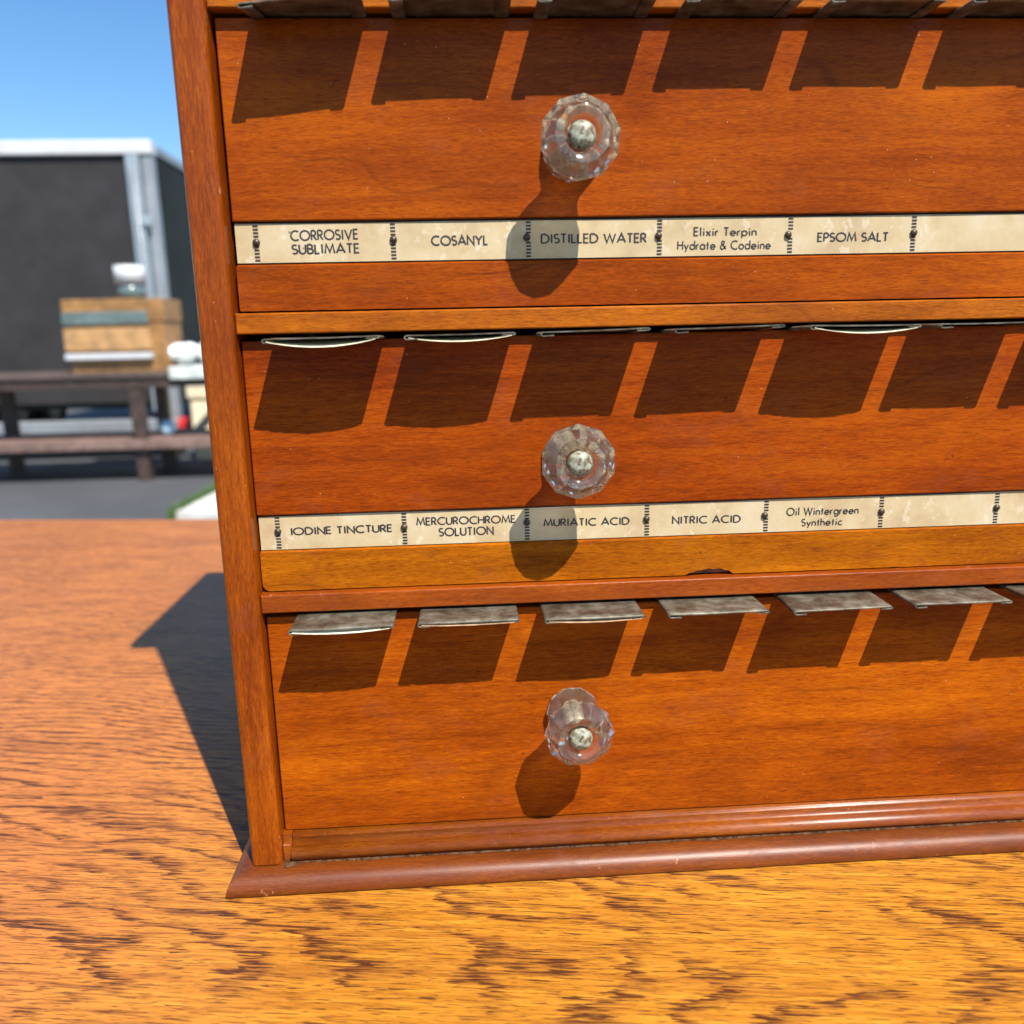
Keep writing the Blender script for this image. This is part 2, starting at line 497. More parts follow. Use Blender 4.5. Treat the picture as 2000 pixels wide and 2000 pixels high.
GL = {
    'A': (.80, [[(0, 0), (.40, 1), (.80, 0)], [(.14, .30), (.66, .30)]]),
    'B': (.50, [[(0, 0), (0, 1)], [(0, 1), (.22, 1)] + arc(.22, .76, .22, .24, 90, -90) + [(0, .52)], [(.22, .52)] + arc(.24, .26, .26, .26, 90, -90) + [(0, 0)]]),
    'C': (.80, [arc(.50, .5, .50, .5, 52, 308, 28)]),
    'D': (.72, [[(0, 0), (0, 1)], [(0, 1), (.24, 1)] + arc(.24, .5, .48, .5, 90, -90, 24) + [(0, 0)]]),
    'E': (.44, [[(.44, 1), (0, 1), (0, 0), (.44, 0)], [(0, .52), (.40, .52)]]),
    'H': (.62, [[(0, 0), (0, 1)], [(.62, 0), (.62, 1)], [(0, .52), (.62, .52)]]),
    'I': (.0, [[(0, 0), (0, 1)]]),
    'L': (.40, [[(0, 1), (0, 0), (.40, 0)]]),
    'M': (.90, [[(0, 0), (.14, 1), (.45, .12), (.76, 1), (.90, 0)]]),
    'N': (.68, [[(0, 0), (0, 1), (.68, 0), (.68, 1)]]),
    'O': (1.0, [arc(.5, .5, .5, .5, 90, 450, 40)]),
    'P': (.46, [[(0, 0), (0, 1)], [(0, 1), (.22, 1)] + arc(.22, .73, .24, .27, 90, -90) + [(0, .46)]]),
    'R': (.50, [[(0, 0), (0, 1)], [(0, 1), (.22, 1)] + arc(.22, .74, .23, .26, 90, -90) + [(0, .48)], [(.20, .48), (.50, 0)]]),
    'S': (.46, [arc(.23, .75, .22, .24, 35, 270, 16) + arc(.23, .26, .24, .25, 90, -145, 16)[1:]]),
    'T': (.52, [[(0, 1), (.52, 1)], [(.26, 1), (.26, 0)]]),
    'U': (.60, [[(0, 1), (0, .30)] + arc(.30, .30, .30, .30, 180, 360, 18) + [(.60, 1)]]),
    'V': (.74, [[(0, 1), (.37, 0), (.74, 1)]]),
    'W': (1.12, [[(0, 1), (.28, 0), (.56, .92), (.84, 0), (1.12, 1)]]),
    'Y': (.68, [[(0, 1), (.34, .48), (.68, 1)], [(.34, .48), (.34, 0)]]),
    'a': (.58, [arc(.29, .29, .29, .29, 0, 360, 30), [(.58, .58), (.58, 0)]]),
    'c': (.46, [arc(.29, .29, .29, .29, 50, 310, 24)]),
    'd': (.58, [arc(.29, .29, .29, .29, 0, 360, 30), [(.58, 1.05), (.58, 0)]]),
    'e': (.58, [[(.02, .29), (.57, .29)] + arc(.29, .29, .28, .29, 8, 318, 26)]),
    'g': (.58, [arc(.29, .29, .29, .29, 0, 360, 30), [(.58, .58), (.58, -.08)] + arc(.29, -.08, .29, .22, 0, -150, 14)]),
    'h': (.46, [[(0, 0), (0, 1.05)], [(0, .32)] + arc(.23, .34, .23, .24, 180, 0, 16) + [(.46, 0)]]),
    'i': (.0, [[(0, 0), (0, .58)], [(0, .80), (0, .90)]]),
    'l': (.0, [[(0, 0), (0, 1.05)]]),
    'n': (.46, [[(0, 0), (0, .58)], [(0, .32)] + arc(.23, .34, .23, .24, 180, 0, 16) + [(.46, 0)]]),
    'o': (.58, [arc(.29, .29, .29, .29, 90, 450, 30)]),
    'p': (.58, [arc(.29, .29, .29, .29, 0, 360, 30), [(0, .58), (0, -.30)]]),
    'r': (.28, [[(0, 0), (0, .58)], [(0, .30)] + arc(.22, .30, .22, .27, 180, 75, 10)]),
    't': (.30, [[(.15, .88), (.15, 0)], [(0, .56), (.30, .56)]]),
    'x': (.46, [[(0, .58), (.46, 0)], [(.46, .58), (0, 0)]]),
    'y': (.50, [[(0, .58), (.27, .02)], [(.50, .58), (.12, -.30)]]),
    '&': (.72, [[(.72, .0), (.18, .72)] + arc(.33, .80, .17, .19, 205, -30, 16) + [(.14, .44)] + arc(.28, .25, .25, .25, 120, 300, 16) + [(.70, .44)]]),
}


def layout(text, track):
    """list of (glyph strokes, x offset) and the total width at cap height 1"""
    x, out = 0.0, []
    for i, ch in enumerate(text):
        if ch == ' ':
            x += 0.36 + track * 0.4
            continue
        w, st = GL[ch]
        pad = 0.07 if w == 0 and out else 0.0
        out.append((st, x + pad))
        x += w + track + pad * 2
    return out, x - track


def ribbon(mb, pts, w, to_world, lift, mat):
    """a pen stroke of even width along a polyline with mitred joints"""
    n = len(pts)
    closed = n > 3 and (Vector(pts[0]) - Vector(pts[-1])).length < 1e-6
    P = [Vector(p) for p in pts]
    L, Rr = [], []
    for i in range(n):
        a = P[i - 1] if i > 0 else (P[-2] if closed else None)
        b = P[i + 1] if i < n - 1 else (P[1] if closed else None)
        d1 = (P[i] - a).normalized() if a is not None else None
        d2 = (b - P[i]).normalized() if b is not None else None
        if d1 is None:
            nn, k = Vector((-d2.y, d2.x)), 1.0
        elif d2 is None:
            nn, k = Vector((-d1.y, d1.x)), 1.0
        else:
            n1, n2 = Vector((-d1.y, d1.x)), Vector((-d2.y, d2.x))
            nn = (n1 + n2)
            nn = nn.normalized() if nn.length > 1e-6 else n1
            k = min(1.0 / max(nn.dot(n1), 0.30), 2.6)
        L.append(P[i] + nn * (w / 2 * k))
        Rr.append(P[i] - nn * (w / 2 * k))
    A = [mb.bm.verts.new(to_world(p.x, p.y, lift)) for p in L]
    B = [mb.bm.verts.new(to_world(p.x, p.y, lift)) for p in Rr]
    for i in range(n - 1):
        f = mb.bm.faces.new((A[i], A[i + 1], B[i + 1], B[i]))
        f.material_index = mat


def write(mb, text, x0, z0, x1, z1, cap, y, track=0.20, weight=0.176, mat=1):
    """text whose ink runs from (x0,z0) to (x1,z1) on the plane at depth y, cap height in metres"""
    if any(c.islower() for c in text):
        track, weight = 0.22, 0.156
    gl, tot = layout(text, track)
    sx = (x1 - x0) / tot
    dz = (z1 - z0) / tot
    k = 0
    for st, ox in gl:
        jz = random.uniform(-0.012, 0.012)
        for pl in st:
            k += 1

            def W(u, v, lift, ox=ox):
                return (x0 + (ox + u) * sx, y - 0.00003 - lift, z0 + (ox + u) * dz + (v + jz) * cap * 0.94)
            # keep pen width even when letters are stretched
            ribbon(mb, pl, weight, W, 0.000004 * (k % 7), mat)


# ================================================================== SETTING
ZT = -0.0293                 # table surface
ZG = -0.81                   # asphalt
mb = MB()
mb.quad([(-260, -260, ZG), (260, -260, ZG), (260, 260, ZG), (-260, 260, ZG)])
ground = mb.build('ground', asphalt())
tag(ground, 'grey asphalt of the yard behind the table', None, None, 'structure')

mb = MB()
mb.prism([(-1.58, 4.36), (1.6, 3.4), (1.6, 7.4), (-1.50, 5.20)], 'Z', ZG, ZG + 0.05)
pave = mb.build('pavement', plain('pale_concrete', (.58, .55, .50), 0.85, var=0.1, scale=8), None)
tag(pave, 'pale concrete pavement beside the asphalt', None, None, 'structure')

mb = MB()
for i in range(900):
    t_ = random.random()
    gx = -1.60 + 0.05 * t_ + random.gauss(0, .015)
    gy = 4.34 + 0.88 * t_ + random.gauss(0, .02)
    h = random.uniform(.03, .09)
    a = random.uniform(0, 6.28)
    dx, dy = math.cos(a) * .006, math.sin(a) * .006
    lx, ly = random.gauss(0, .02), random.gauss(0, .02)
    mb.quad([(gx - dx, gy - dy, ZG), (gx + dx, gy + dy, ZG), (gx + lx + dx * .2, gy + ly + dy * .2, ZG + h), (gx + lx - dx * .2, gy + ly - dy * .2, ZG + h)])
gr = mb.build('grass', plain('grass_green', (.07, .13, .03), 0.7, var=0.4, scale=30), None, fix=False)
tag(gr, 'thin strip of green grass growing along the edge of the pavement', 'grass', None, 'stuff')

# ------------------------------------------------------------------ oak table
TR = math.radians(-8.0)
table = empty('oak_table', (-0.10, 0.30, ZG), 'golden oak table with dark grain carrying the wooden cabinet', 'table', None, TR)
TH = ZT - ZG


def table_part(mb, name, mat):
    return mb.build(name, mat, table, origin=(0, 0, 0))


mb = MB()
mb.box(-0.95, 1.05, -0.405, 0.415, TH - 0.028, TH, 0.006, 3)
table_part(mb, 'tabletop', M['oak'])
mb = MB()
mb.box(-0.85, 0.95, -0.345, 0.335, TH - 0.12, TH - 0.030)
table_part(mb, 'apron', M['oak'])
for lx in (-0.83, 0.93):
    for ly in (-0.325, 0.315):
        mb = MB()
        mb.box(lx - .03, lx + .03, ly - .03, ly + .03, 0, TH - 0.10, 0.004)
        table_part(mb, 'leg', M['oak'])

# ================================================================== CABINET
XL, XP = -0.0218, -0.0092          # left side panel
XR = 0.5200                        # right inner face
YB = 0.170
CB = (0.12, 0.08, ZT)
cab = empty('drawer_cabinet', CB, 'reddish cherry wood drawer cabinet with glass knobs and paper label strips on the oak table', 'cabinet')


def part(mb, name, mats, parent=None, label=None):
    o = mb.build(name, mats, parent or cab)
    if label:
        o['label'] = label
    return o


ZB = -0.0209                       # upper face of the base board
# side panels, front edge eased
for xa, xb in ((XL, XP), (XR, XR + 0.0126)):
    mb = MB()
    mb.box(xa, xb, -0.008, YB, ZB + 0.0001, 0.432, 0.0024, 4, 0, lambda c: c.y < -0.007 and c.z > -0.02 and c.z < 0.42)
    bmv = [e for e in mb.bm.edges if all(v.co.z < ZB + 0.0003 and v.co.y < -0.0075 for v in e.verts)]
    if bmv:
        bmesh.ops.bevel(mb.bm, geom=bmv, offset=0.0006, segments=2, affect='EDGES')
    part(mb, 'side_panel', M['post'])
mb = MB()
mb.box(XL - 0.012, XR + 0.0246, -0.020, YB + 0.006, 0.4321, 0.447, 0.003, 3)
part(mb, 'top_board', M['plinth'])
mb = MB()
mb.box(XP + 0.0003, XR - 0.0003, YB - 0.008, YB - 0.001, ZB + 0.0004, 0.4318)
part(mb, 'back_panel', M['inside'])

# base moulding: half-round nose, mitred return down the left side
nose = [(-0.0085, ZB)]
for i in range(13):
    a = math.radians(90 + 90 * i / 12)
    nose.append((-0.0100 + 0.0070 * math.cos(a), ZT + 0.0014 + (ZB - ZT - 0.0014) * math.sin(a) * 0.97))
nose += [(-0.0168, ZT + 0.0006), (-0.0160, ZT + 0.0001)]
mb = MB()
bm = mb.bm
rows = []
for dy, z in nose:
    off = -dy - 0.008                    # overhang past the side panel face
    rows.append([(XL - off, YB + 0.004, z), (XL - off, dy, z), (XR + 0.0126 + off, dy, z), (XR + 0.0126 + off, YB + 0.004, z)])
V = [[bm.verts.new(p) for p in r] for r in rows]
for i in range(len(V) - 1):
    for j in range(3):
        f = bm.faces.new((V[i][j], V[i][j + 1], V[i + 1][j + 1], V[i + 1][j]))
        f.smooth = True
bm.faces.new((V[0][0], V[0][3], V[0][2], V[0][1]))
bm.faces.new((V[-1][0], V[-1][1], V[-1][2], V[-1][3]))
bm.faces.new([v[0] for v in V] + [V[-1][3]] + [v[3] for v in reversed(V[:-1])])
for e in bm.edges:
    if e.calc_length() < 0.012 and abs(abs(e.verts[0].co.x - e.verts[1].co.x) - abs(e.verts[0].co.y - e.verts[1].co.y)) < 1e-5 and e.verts[0].co.y < 0:
        e.smooth = False
basem = part(mb, 'base_moulding', M['base'])

# plinth: fillet, cove and bead under the lowest drawer
pl = [(0.03, -0.0100), (-0.0012, -0.0100), (-0.0018, -0.0104), (-0.0020, -0.0112)]
for i in range(9):
    a = math.radians(180 - 75 * i / 8)
    pl.append((-0.0020 - 0.0018 * (1 - math.cos(math.radians(90 * i / 8))), -0.0112 - 0.0034 * math.sin(math.radians(90 * i / 8))))
for i in range(1, 9):
    a = math.radians(90 * i / 8)
    pl.append((-0.0038 - 0.0036 * math.sin(a), -0.0146 - 0.0034 * (1 - math.cos(a))))
pl += [(-0.0074, -0.0191), (-0.0066, -0.0194), (-0.0066, ZB + 0.0001), (0.03, ZB + 0.0001)]
mb = MB()
mb.prism(pl, 'X', -0.0050, XR - 0.0004)
for f in mb.bm.faces:
    if len(f.verts) == 4:
        f.smooth = abs(f.normal.y) > 0.05 or True
for e in mb.bm.edges:
    a, b = e.verts
    if abs(a.co.x - b.co.x) > 0.1 and len(e.link_faces) == 2 and e.calc_face_angle(0) > math.radians(28):
        e.smooth = False
plinth = part(mb, 'plinth', M['plinth'])
mb = MB()
mb.box(XP + 0.0002, -0.0052, -0.0046, 0.01, -0.0135, ZB + 0.0001, 0.0004, 1)
mb.box(XP + 0.0002, -0.0052, -0.0026, 0.01, -0.0134 + 0.0036, -0.0136)
part(mb, 'corner_block', M['plinth'])
# dust packed into the corner and along the groove
mb = MB()
bm = mb.bm
N = 150
lo, hi = [], []
for i in range(N + 1):
    x = XP + 0.0012 + (XR - 0.02 - XP) * (i / N) ** 1.0
    w = 0.0001 + 0.0006 * abs(math.sin(x * 61) * math.sin(x * 143 + 1)) + random.uniform(0, .0004)
    if x < -0.004:
        w = 0.0030
    lo.append(bm.verts.new((x, -0.0068 - w, ZB + 0.00012)))
    hi.append(bm.verts.new((x, -0.0067 + (0.003 if x < -0.0055 else 0.0), ZB + 0.0006 + random.uniform(0, .0003))))
for i in range(N):
    bm.faces.new((lo[i], lo[i + 1], hi[i + 1], hi[i]))
mb.build('dust_line', M['dust'], basem, origin=Vector(CB))

# shelf rails
RAILS = [(0.3096, 0.3174, 'rail1'), (0.1997, 0.2074, 'rail1'), (0.0903, 0.0979, 'rail2')]
for z0, z1, mt in RAILS:
    mb = MB()
    mb.box(XP + 0.0002, XR - 0.0002, -0.0042, 0.15, z0, z1, 0.0006, 3, 0, lambda c: c.y < -0.004)
    part(mb, 'shelf_rail', M[mt])


# ------------------------------------------------------------------ drawers
def knob_mesh():
    mb = MB()
    bm = mb.bm
    SEG = 40
    prof = [(.0000, .0003, 0), (.0098, .0003, 1), (.0112, .0012, 1), (.0112, .0030, 1), (.0074, .0085, 1), (.0072, .0110, 1),
            (.0098, .0150, 1), (.0134, .0192, 1), (.0142, .0212, 1), (.0142, .0224, 1), (.0098, .0276, 1),
            (.0090, .0278, 0), (.0066, .0272, 0), (.0060, .0266, 0), (.0056, .0240, 0), (.0000, .0238, 0)]

    def rad(r, k, fac):
        if not fac:
            return r
        a = (k % 4) * (2 * math.pi / SEG) - math.pi / 10      # ten flats
        flat = r * math.cos(math.pi / 10) / math.cos(a)
        return flat
    rings = []
    for r, d, fac in prof:
        if r == 0:
            rings.append([bm.verts.new((0, -d, 0))])
            continue
        ring = []
        for k in range(SEG):
            a = 2 * math.pi * k / SEG
            q = rad(r, k, fac)
            ring.append(bm.verts.new((q * math.sin(a), -d, q * math.cos(a))))
        rings.append(ring)
    for i in range(len(rings) - 1):
        a, b = rings[i], rings[i + 1]
        sm = prof[i][2] == 0 or prof[i + 1][2] == 0
        for k in range(SEG):
            k2 = (k + 1) % SEG
            if len(a) == 1:
                f = bm.faces.new((a[0], b[k], b[k2]))
            elif len(b) == 1:
                f = bm.faces.new((a[k], b[0], a[k2]))
            else:
                f = bm.faces.new((a[k], b[k], b[k2], a[k2]))
            f.smooth = sm and i > 2
    bmesh.ops.recalc_face_normals(bm, faces=bm.faces[:])
    es = [e for e in bm.edges if len(e.link_faces) == 2 and e.calc_face_angle(0) > math.radians(16)
          and all(.0085 < math.hypot(v.co.x, v.co.z) for v in e.verts)]
    bmesh.ops.bevel(bm, geom=es, offset=0.00028, segments=2, affect='EDGES', profile=0.5)
    me = bpy.data.meshes.new('knob')
    bm.to_mesh(me)
    bm.free()
    me.materials.append(M['glass'])
    return me


def cap_mesh():
    mb = MB()
    bm = mb.bm
    rings = []
    S = 28
    prof = [(0.0047, .0243), (.0048, .0258), (.0045, .0269), (.0036, .0277), (.0022, .0282), (.0010, .02835)]
    for r, d in prof:
        rings.append([bm.verts.new((r * math.sin(2 * math.pi * k / S), -d, r * math.cos(2 * math.pi * k / S))) for k in range(S)])
    for i in range(len(rings) - 1):
        for k in range(S):
            bm.faces.new((rings[i][k], rings[i + 1][k], rings[i + 1][(k + 1) % S], rings[i][(k + 1) % S])).smooth = True
    bm.faces.new(rings[-1]).smooth = True
    bm.faces.new(list(reversed(rings[0])))
    mb.tube((0, -.0232, 0), (0, .004, 0), .0026, 14, 1)
    bmesh.ops.recalc_face_normals(bm, faces=bm.faces[:])
    me = bpy.data.meshes.new('knob_screw')
    bm.to_mesh(me)
    bm.free()
    me.materials.append(M['cap'])
    me.materials.append(M['shank'])
    return me


KNOB, CAPM = knob_mesh(), cap_mesh()


def nail_mesh():
    mb = MB()
    bm = mb.bm
    S = 14
    prof = [(.00136, 0.0), (.00138, .00035), (.00116, .00080), (.0007, .0011), (.0003, .0012)]
    rings = [[bm.verts.new((r * math.sin(2 * math.pi * k / S), -d, r * math.cos(2 * math.pi * k / S))) for k in range(S)] for r, d in prof]
    for i in range(len(rings) - 1):
        for k in range(S):
            bm.faces.new((rings[i][k], rings[i + 1][k], rings[i + 1][(k + 1) % S], rings[i][(k + 1) % S])).smooth = True
    bm.faces.new(rings[-1]).smooth = True
    bmesh.ops.recalc_face_normals(bm, faces=bm.faces[:])
    me = bpy.data.meshes.new('nail')
    bm.to_mesh(me)
    bm.free()
    me.materials.append(M['nail'])
    return me


NAIL = nail_mesh()


def drawer(xl, zt, zb, mat, strip=None, batten=None, bmat=None, knob_z=None, knob_x=0.1163, krot=0.0, label=None, texts=(), nails=(), notch=False):
    ydeep = 0.14
    mb = MB()
    low = batten[1] if batten else zb
    front = lambda c: c.y < 0.0002
    mb.box(xl, XR - 0.001, 0.0, 0.010, zb, zt, 0.0005, 2, 0, front)
    if batten:
        mb.box(xl + 0.0005, XR - 0.0015, 0.0016, 0.010, batten[0] + 0.0002, zb - 0.0002, mat=2)
        # batten outline with its rounded corner and the torn bite
        b0, b1 = batten
        pts = [(XR - 0.001, b0 - 0.0006), (XR - 0.001, b1)]
        if notch:
            n0, n1 = 0.1640, 0.1842
            for i in range(13):
                u = i / 12
                hgt = 0.0024 * math.sin(math.pi * u ** 0.8) ** 0.7 * (1 + 0.12 * math.sin(i * 2.3))
                pts.append((n1 + (n0 - n1) * u, b1 + max(hgt, 0.0)))
        rad = 0.0030 if notch else 0.0006
        for i in range(6):
            a = math.radians(270 - 90 * i / 5)
            pts.append((xl + rad + rad * math.cos(a), b1 + rad + rad * math.sin(a)))
        pts += [(xl, b0 - 0.0006)]
        mb.prism(pts, 'Y', 0.0, 0.0105, mat=1)
        # eased upper edge that catches the light
        mb.prism([(0.0003, b0 - 0.0006), (0.0012, b0), (0.010, b0), (0.0102, b0 - 0.0007)], 'X', xl + 0.0002, XR - 0.0012, mat=1)
        if notch:
            mb.box(0.1630, 0.1850, 0.0018, 0.0108, b1 + 0.0002, b1 + 0.0045, mat=3)
    mb.box(xl + 0.002, XR - 0.003, 0.0108, ydeep, low + 0.001, zt - 0.006, mat=2)
    mats = [M[mat], M[bmat or mat], M['inside'], M['scar']]
    d = part(mb, 'drawer', mats, None, label)
    if knob_z is not None:
        for me, nm in ((KNOB, 'knob'), (CAPM, 'knob_screw')):
            o = bpy.data.objects.new(nm, me)
            COL.objects.link(o)
            o.parent = d
            o.location = Vector((knob_x, 0.0, knob_z)) - Vector(CB)
            o.rotation_euler.y = krot
    if strip:
        s0, s1 = strip
        mb = MB()
        bm = mb.bm
        ys = 0.0011
        NX = 60
        x0, x1 = xl + 0.0004, XR - 0.004
        top, bot = [], []
        for i in range(NX + 1):
            x = x0 + (x1 - x0) * i / NX
            wv = 0.00012 * math.sin(x * 70 + zt * 90)
            top.append(bm.verts.new((x, ys + wv * 0.5, s0 + wv)))
            bot.append(bm.verts.new((x, ys, s1)))
        for i in range(NX):
            bm.faces.new((bot[i], bot[i + 1], top[i + 1], top[i]))
        yl = ys - 0.00008
        for t, c in texts:
            write(mb, t, *c, yl)
        for nx, nz, ox in nails:
            zz = s0 - 0.0007
            k = 0
            while zz > s1 + 0.0006:
                if abs(zz - nz) > 0.0014:
                    cx = nx + ox + random.uniform(-.00004, .00004)
                    mb.quad([(cx - .00095, yl - 0.00003, zz - .00034), (cx + .00095, yl - 0.00003, zz - .00034), (cx + .00095, yl - 0.00003, zz + .00034), (cx - .00095, yl - 0.00003, zz + .00034)], 1)
                zz -= 0.00122
                k += 1
        mb.build('label_strip', [M['paper'], M['ink']], d, origin=Vector(CB), fix=False)
        for nx, nz, ox in nails:
            o = bpy.data.objects.new('nail', NAIL)
            COL.objects.link(o)
            o.parent = d
            o.location = Vector((nx, ys - 0.0001, nz)) - Vector(CB)
    return d


#TEXTDATA
TEXT_A = [('CORROSIVE', [0.01277, 0.23345, 0.03737, 0.23374, 0.00353]), ('SUBLIMATE', [0.01297, 0.22872, 0.03755, 0.2288, 0.00337]), ('COSANYL', [0.06474, 0.23105, 0.0856, 0.23102, 0.00339]), ('DISTILLED WATER', [0.10603, 0.23119, 0.14598, 0.23097, 0.00332]), ('Elixir Terpin', [0.16452, 0.23304, 0.18863, 0.23279, 0.00307]), ('Hydrate & Codeine', [0.1583, 0.22808, 0.19437, 0.22782, 0.00318]), ('EPSOM SALT', [0.21299, 0.23028, 0.24074, 0.23007, 0.0032])]
TEXT_B = [('IODINE TINCTURE', [0.00436, 0.12123, 0.04413, 0.12126, 0.00294]), ('MERCUROCHROME', [0.05418, 0.12345, 0.09385, 0.12321, 0.00306]), ('SOLUTION', [0.06304, 0.11866, 0.0848, 0.11862, 0.0033]), ('MURIATIC ACID', [0.1056, 0.12119, 0.14043, 0.1208, 0.00299]), ('NITRIC ACID', [0.15859, 0.12037, 0.18675, 0.12002, 0.00302]), ('Oil Wintergreen', [0.20639, 0.12215, 0.2366, 0.12197, 0.00326]), ('Synthetic', [0.21292, 0.11746, 0.22993, 0.1174, 0.00306])]
NAILS_A = [(1e-05, 0.23292, 0), (0.05047, 0.23322, -0.0001), (0.10047, 0.23331, 0.0006), (0.15073, 0.23318, 0.0004), (0.20112, 0.23282, 0.0009), (0.25082, 0.23282, 0), (0.30052, 0.23282, 0)]
NAILS_B = [(-0.00104, 0.12281, 0), (0.04906, 0.1228, 0.0001), (0.09858, 0.123, 0.0001), (0.14766, 0.12277, 0.0002), (0.19701, 0.12255, 0.0006), (0.24648, 0.12244, 0), (0.29618, 0.12244, 0)]
#ENDTEXT

drawer(-0.0082, 0.4310, 0.3200, 'drawer1', label='uppermost drawer under the top board')
drawer(-0.0079, 0.3080, 0.2402, 'drawer1', (0.2394, 0.2256), (0.2250, 0.2082), 'batten1', 0.2632, 0.1176, 0.10,
       'drawer holding the strip that begins with CORROSIVE SUBLIMATE', TEXT_A, NAILS_A)
drawer(-0.0086, 0.1972, 0.1296, 'drawer2', (0.1290, 0.1153), (0.1149, 0.0984), 'batten2', 0.1508, 0.1165, 0.0,
       'drawer holding the strip that begins with IODINE TINCTURE', TEXT_B, NAILS_B, notch=True)
drawer(-0.0084, 0.0873, -0.0097, 'drawer3', knob_z=0.0405, knob_x=0.1165, krot=0.314, label='lowest drawer with a plain front')


# ------------------------------------------------------------------ tin label holders
def holder(xa, xb, z, dep, droop=0.0, twist=0.0, paper=None, sag=0.0):
    """flattened tin sleeve poking out of the slot; a gummed paper label may show in its mouth"""
    W = xb - xa
    lip = 0.0048
    sec = [(lip, -.0012), (.0012, -.00135), (.0004, -.0012), (0, -.0007), (.0003, -.0002), (.0010, 0)]
    for i in range(1, 8):
        u = i / 8
        sec.append((.0010 + (W - .0020) * u, -0.00012 * math.sin(math.pi * u) + random.uniform(-.00003, .00003)))
    sec += [(W - .0010, 0), (W - .0003, -.0001), (W, -.0004), (W - .0004, -.0007), (W - .0012, -.0008), (W - lip, -.0007)]
    mb = MB()
    bm = mb.bm
    NY = 7
    th = 0.00022
    n = len(sec)
    outer, inner = [], []
    for j in range(NY + 1):
        y = 0.012 + (-dep - 0.012) * j / NY
        t = max(0.0, -y) / dep
        ro, ri = [], []
        for i, (u, v) in enumerate(sec):
            a = sec[max(i - 1, 0)]
            b = sec[min(i + 1, n - 1)]
            dx, dz = b[0] - a[0], b[1] - a[1]
            L = math.hypot(dx, dz) or 1
            nx, nz = -dz / L, dx / L
            zz = z + droop * t + twist * t * (u / W - .5) + v
            yy = y + (0.00008 * math.sin(u * 190 + xa * 300) + random.uniform(-.00002, .00002) if j == NY else 0)
            ro.append(bm.verts.new((xa + u + nx * th, yy, zz + nz * th)))
            ri.append(bm.verts.new((xa + u - nx * th, yy, zz - nz * th)))
        outer.append(ro)
        inner.append(ri)
    for j in range(NY):
        for i in range(n - 1):
            bm.faces.new((outer[j][i], outer[j][i + 1], outer[j + 1][i + 1], outer[j + 1][i])).smooth = True
            bm.faces.new((inner[j][i], inner[j + 1][i], inner[j + 1][i + 1], inner[j][i + 1])).smooth = True
    for i in range(n - 1):
        bm.faces.new((outer[NY][i], outer[NY][i + 1], inner[NY][i + 1], inner[NY][i]))
        bm.faces.new((outer[0][i], inner[0][i], inner[0][i + 1], outer[0][i + 1]))
    for j in range(NY):
        for i in (0, n - 1):
            bm.faces.new((outer[j][i], outer[j + 1][i], inner[j + 1][i], inner[j][i]))
    h = part(mb, 'label_holder', M['tin'])
    if paper:
        mb = MB()
        bm = mb.bm
        NX = 22
        rows = []
        for j in range(5):
            y = 0.006 + (-dep - 0.0001 - 0.006) * j / 4
            t = max(0.0, -y) / dep
            row = []
            for i in range(NX + 1):
                u = i / NX
                x = xa + 0.0014 + (W - 0.0028) * u
                s = sag * (t ** 1.5) * math.sin(math.pi * (u * 0.96 + 0.01)) ** 0.8
                jag = random.uniform(-.00012, .00012) * (1 if j == 4 else 0)
                row.append((x, y + jag, z + droop * t + twist * t * (u - .5) - 0.00055 - s))
            rows.append(row)
        top = [[bm.verts.new(p) for p in r] for r in rows]
        bot = [[bm.verts.new((p[0], p[1], p[2] - .00022)) for p in r] for r in rows]
        for j in range(4):
            for i in range(NX):
                bm.faces.new((top[j][i], top[j][i + 1], top[j + 1][i + 1], top[j + 1][i])).smooth = True
                bm.faces.new((bot[j][i], bot[j + 1][i], bot[j + 1][i + 1], bot[j][i + 1])).smooth = True
        for i in range(NX):
            bm.faces.new((top[4][i], top[4][i + 1], bot[4][i + 1], bot[4][i]))
        mb.build('paper_slip', M[paper], h, origin=Vector(CB))
    return h


# lowest row
ROW_C = [(.0047, .0446, 0, .0005, 'cream', .0012), (.0541, .0933, .0006, 0, 'kraft', .0006), (.1034, .1428, 0, 0, 'kraft', .0009),
         (.1523, .1924, 0, 0, None, 0), (.2026, .2425, -.0006, .0005, None, 0), (.2519, .2918, 0, 0, None, 0), (.3012, .3410, 0, 0, None, 0)]
for xa, xb, dr, tw, pp, sg in ROW_C:
    holder(xa, xb, 0.0889, 0.0214, dr, tw, pp, sg)
# middle row, seen edge on
ROW_B = [(.0040, .0453, -.0001, .0005, 'cream', .0026), (.0542, .0940, .0001, .0003, 'cream', .0019), (.1032, .1430, .0005, .0008, None, 0),
         (.1524, .1930, .0006, .0008, None, 0), (.2027, .2445, .0002, -.0005, 'cream', .0022), (.2522, .2925, 0, 0, None, 0), (.3016, .3415, 0, 0, None, 0)]
for xa, xb, dr, tw, pp, sg in ROW_B:
    holder(xa, xb, 0.1981, 0.0212, dr, tw, pp, sg)
# upper row, seen from below
ROW_A = [(.0050, .0448, .0198, -.0016, .004), (.0540, .0951, .0178, 0, .001), (.1041, .1451, .0170, 0, .001),
         (.1552, .1964, .0158, 0, 0), (.2063, .2475, .0155, 0, 0), (.2570, .2980, .0155, 0, 0)]
for xa, xb, dep, dr, tw in ROW_A:
    holder(xa, xb, 0.3090, dep, dr, tw)

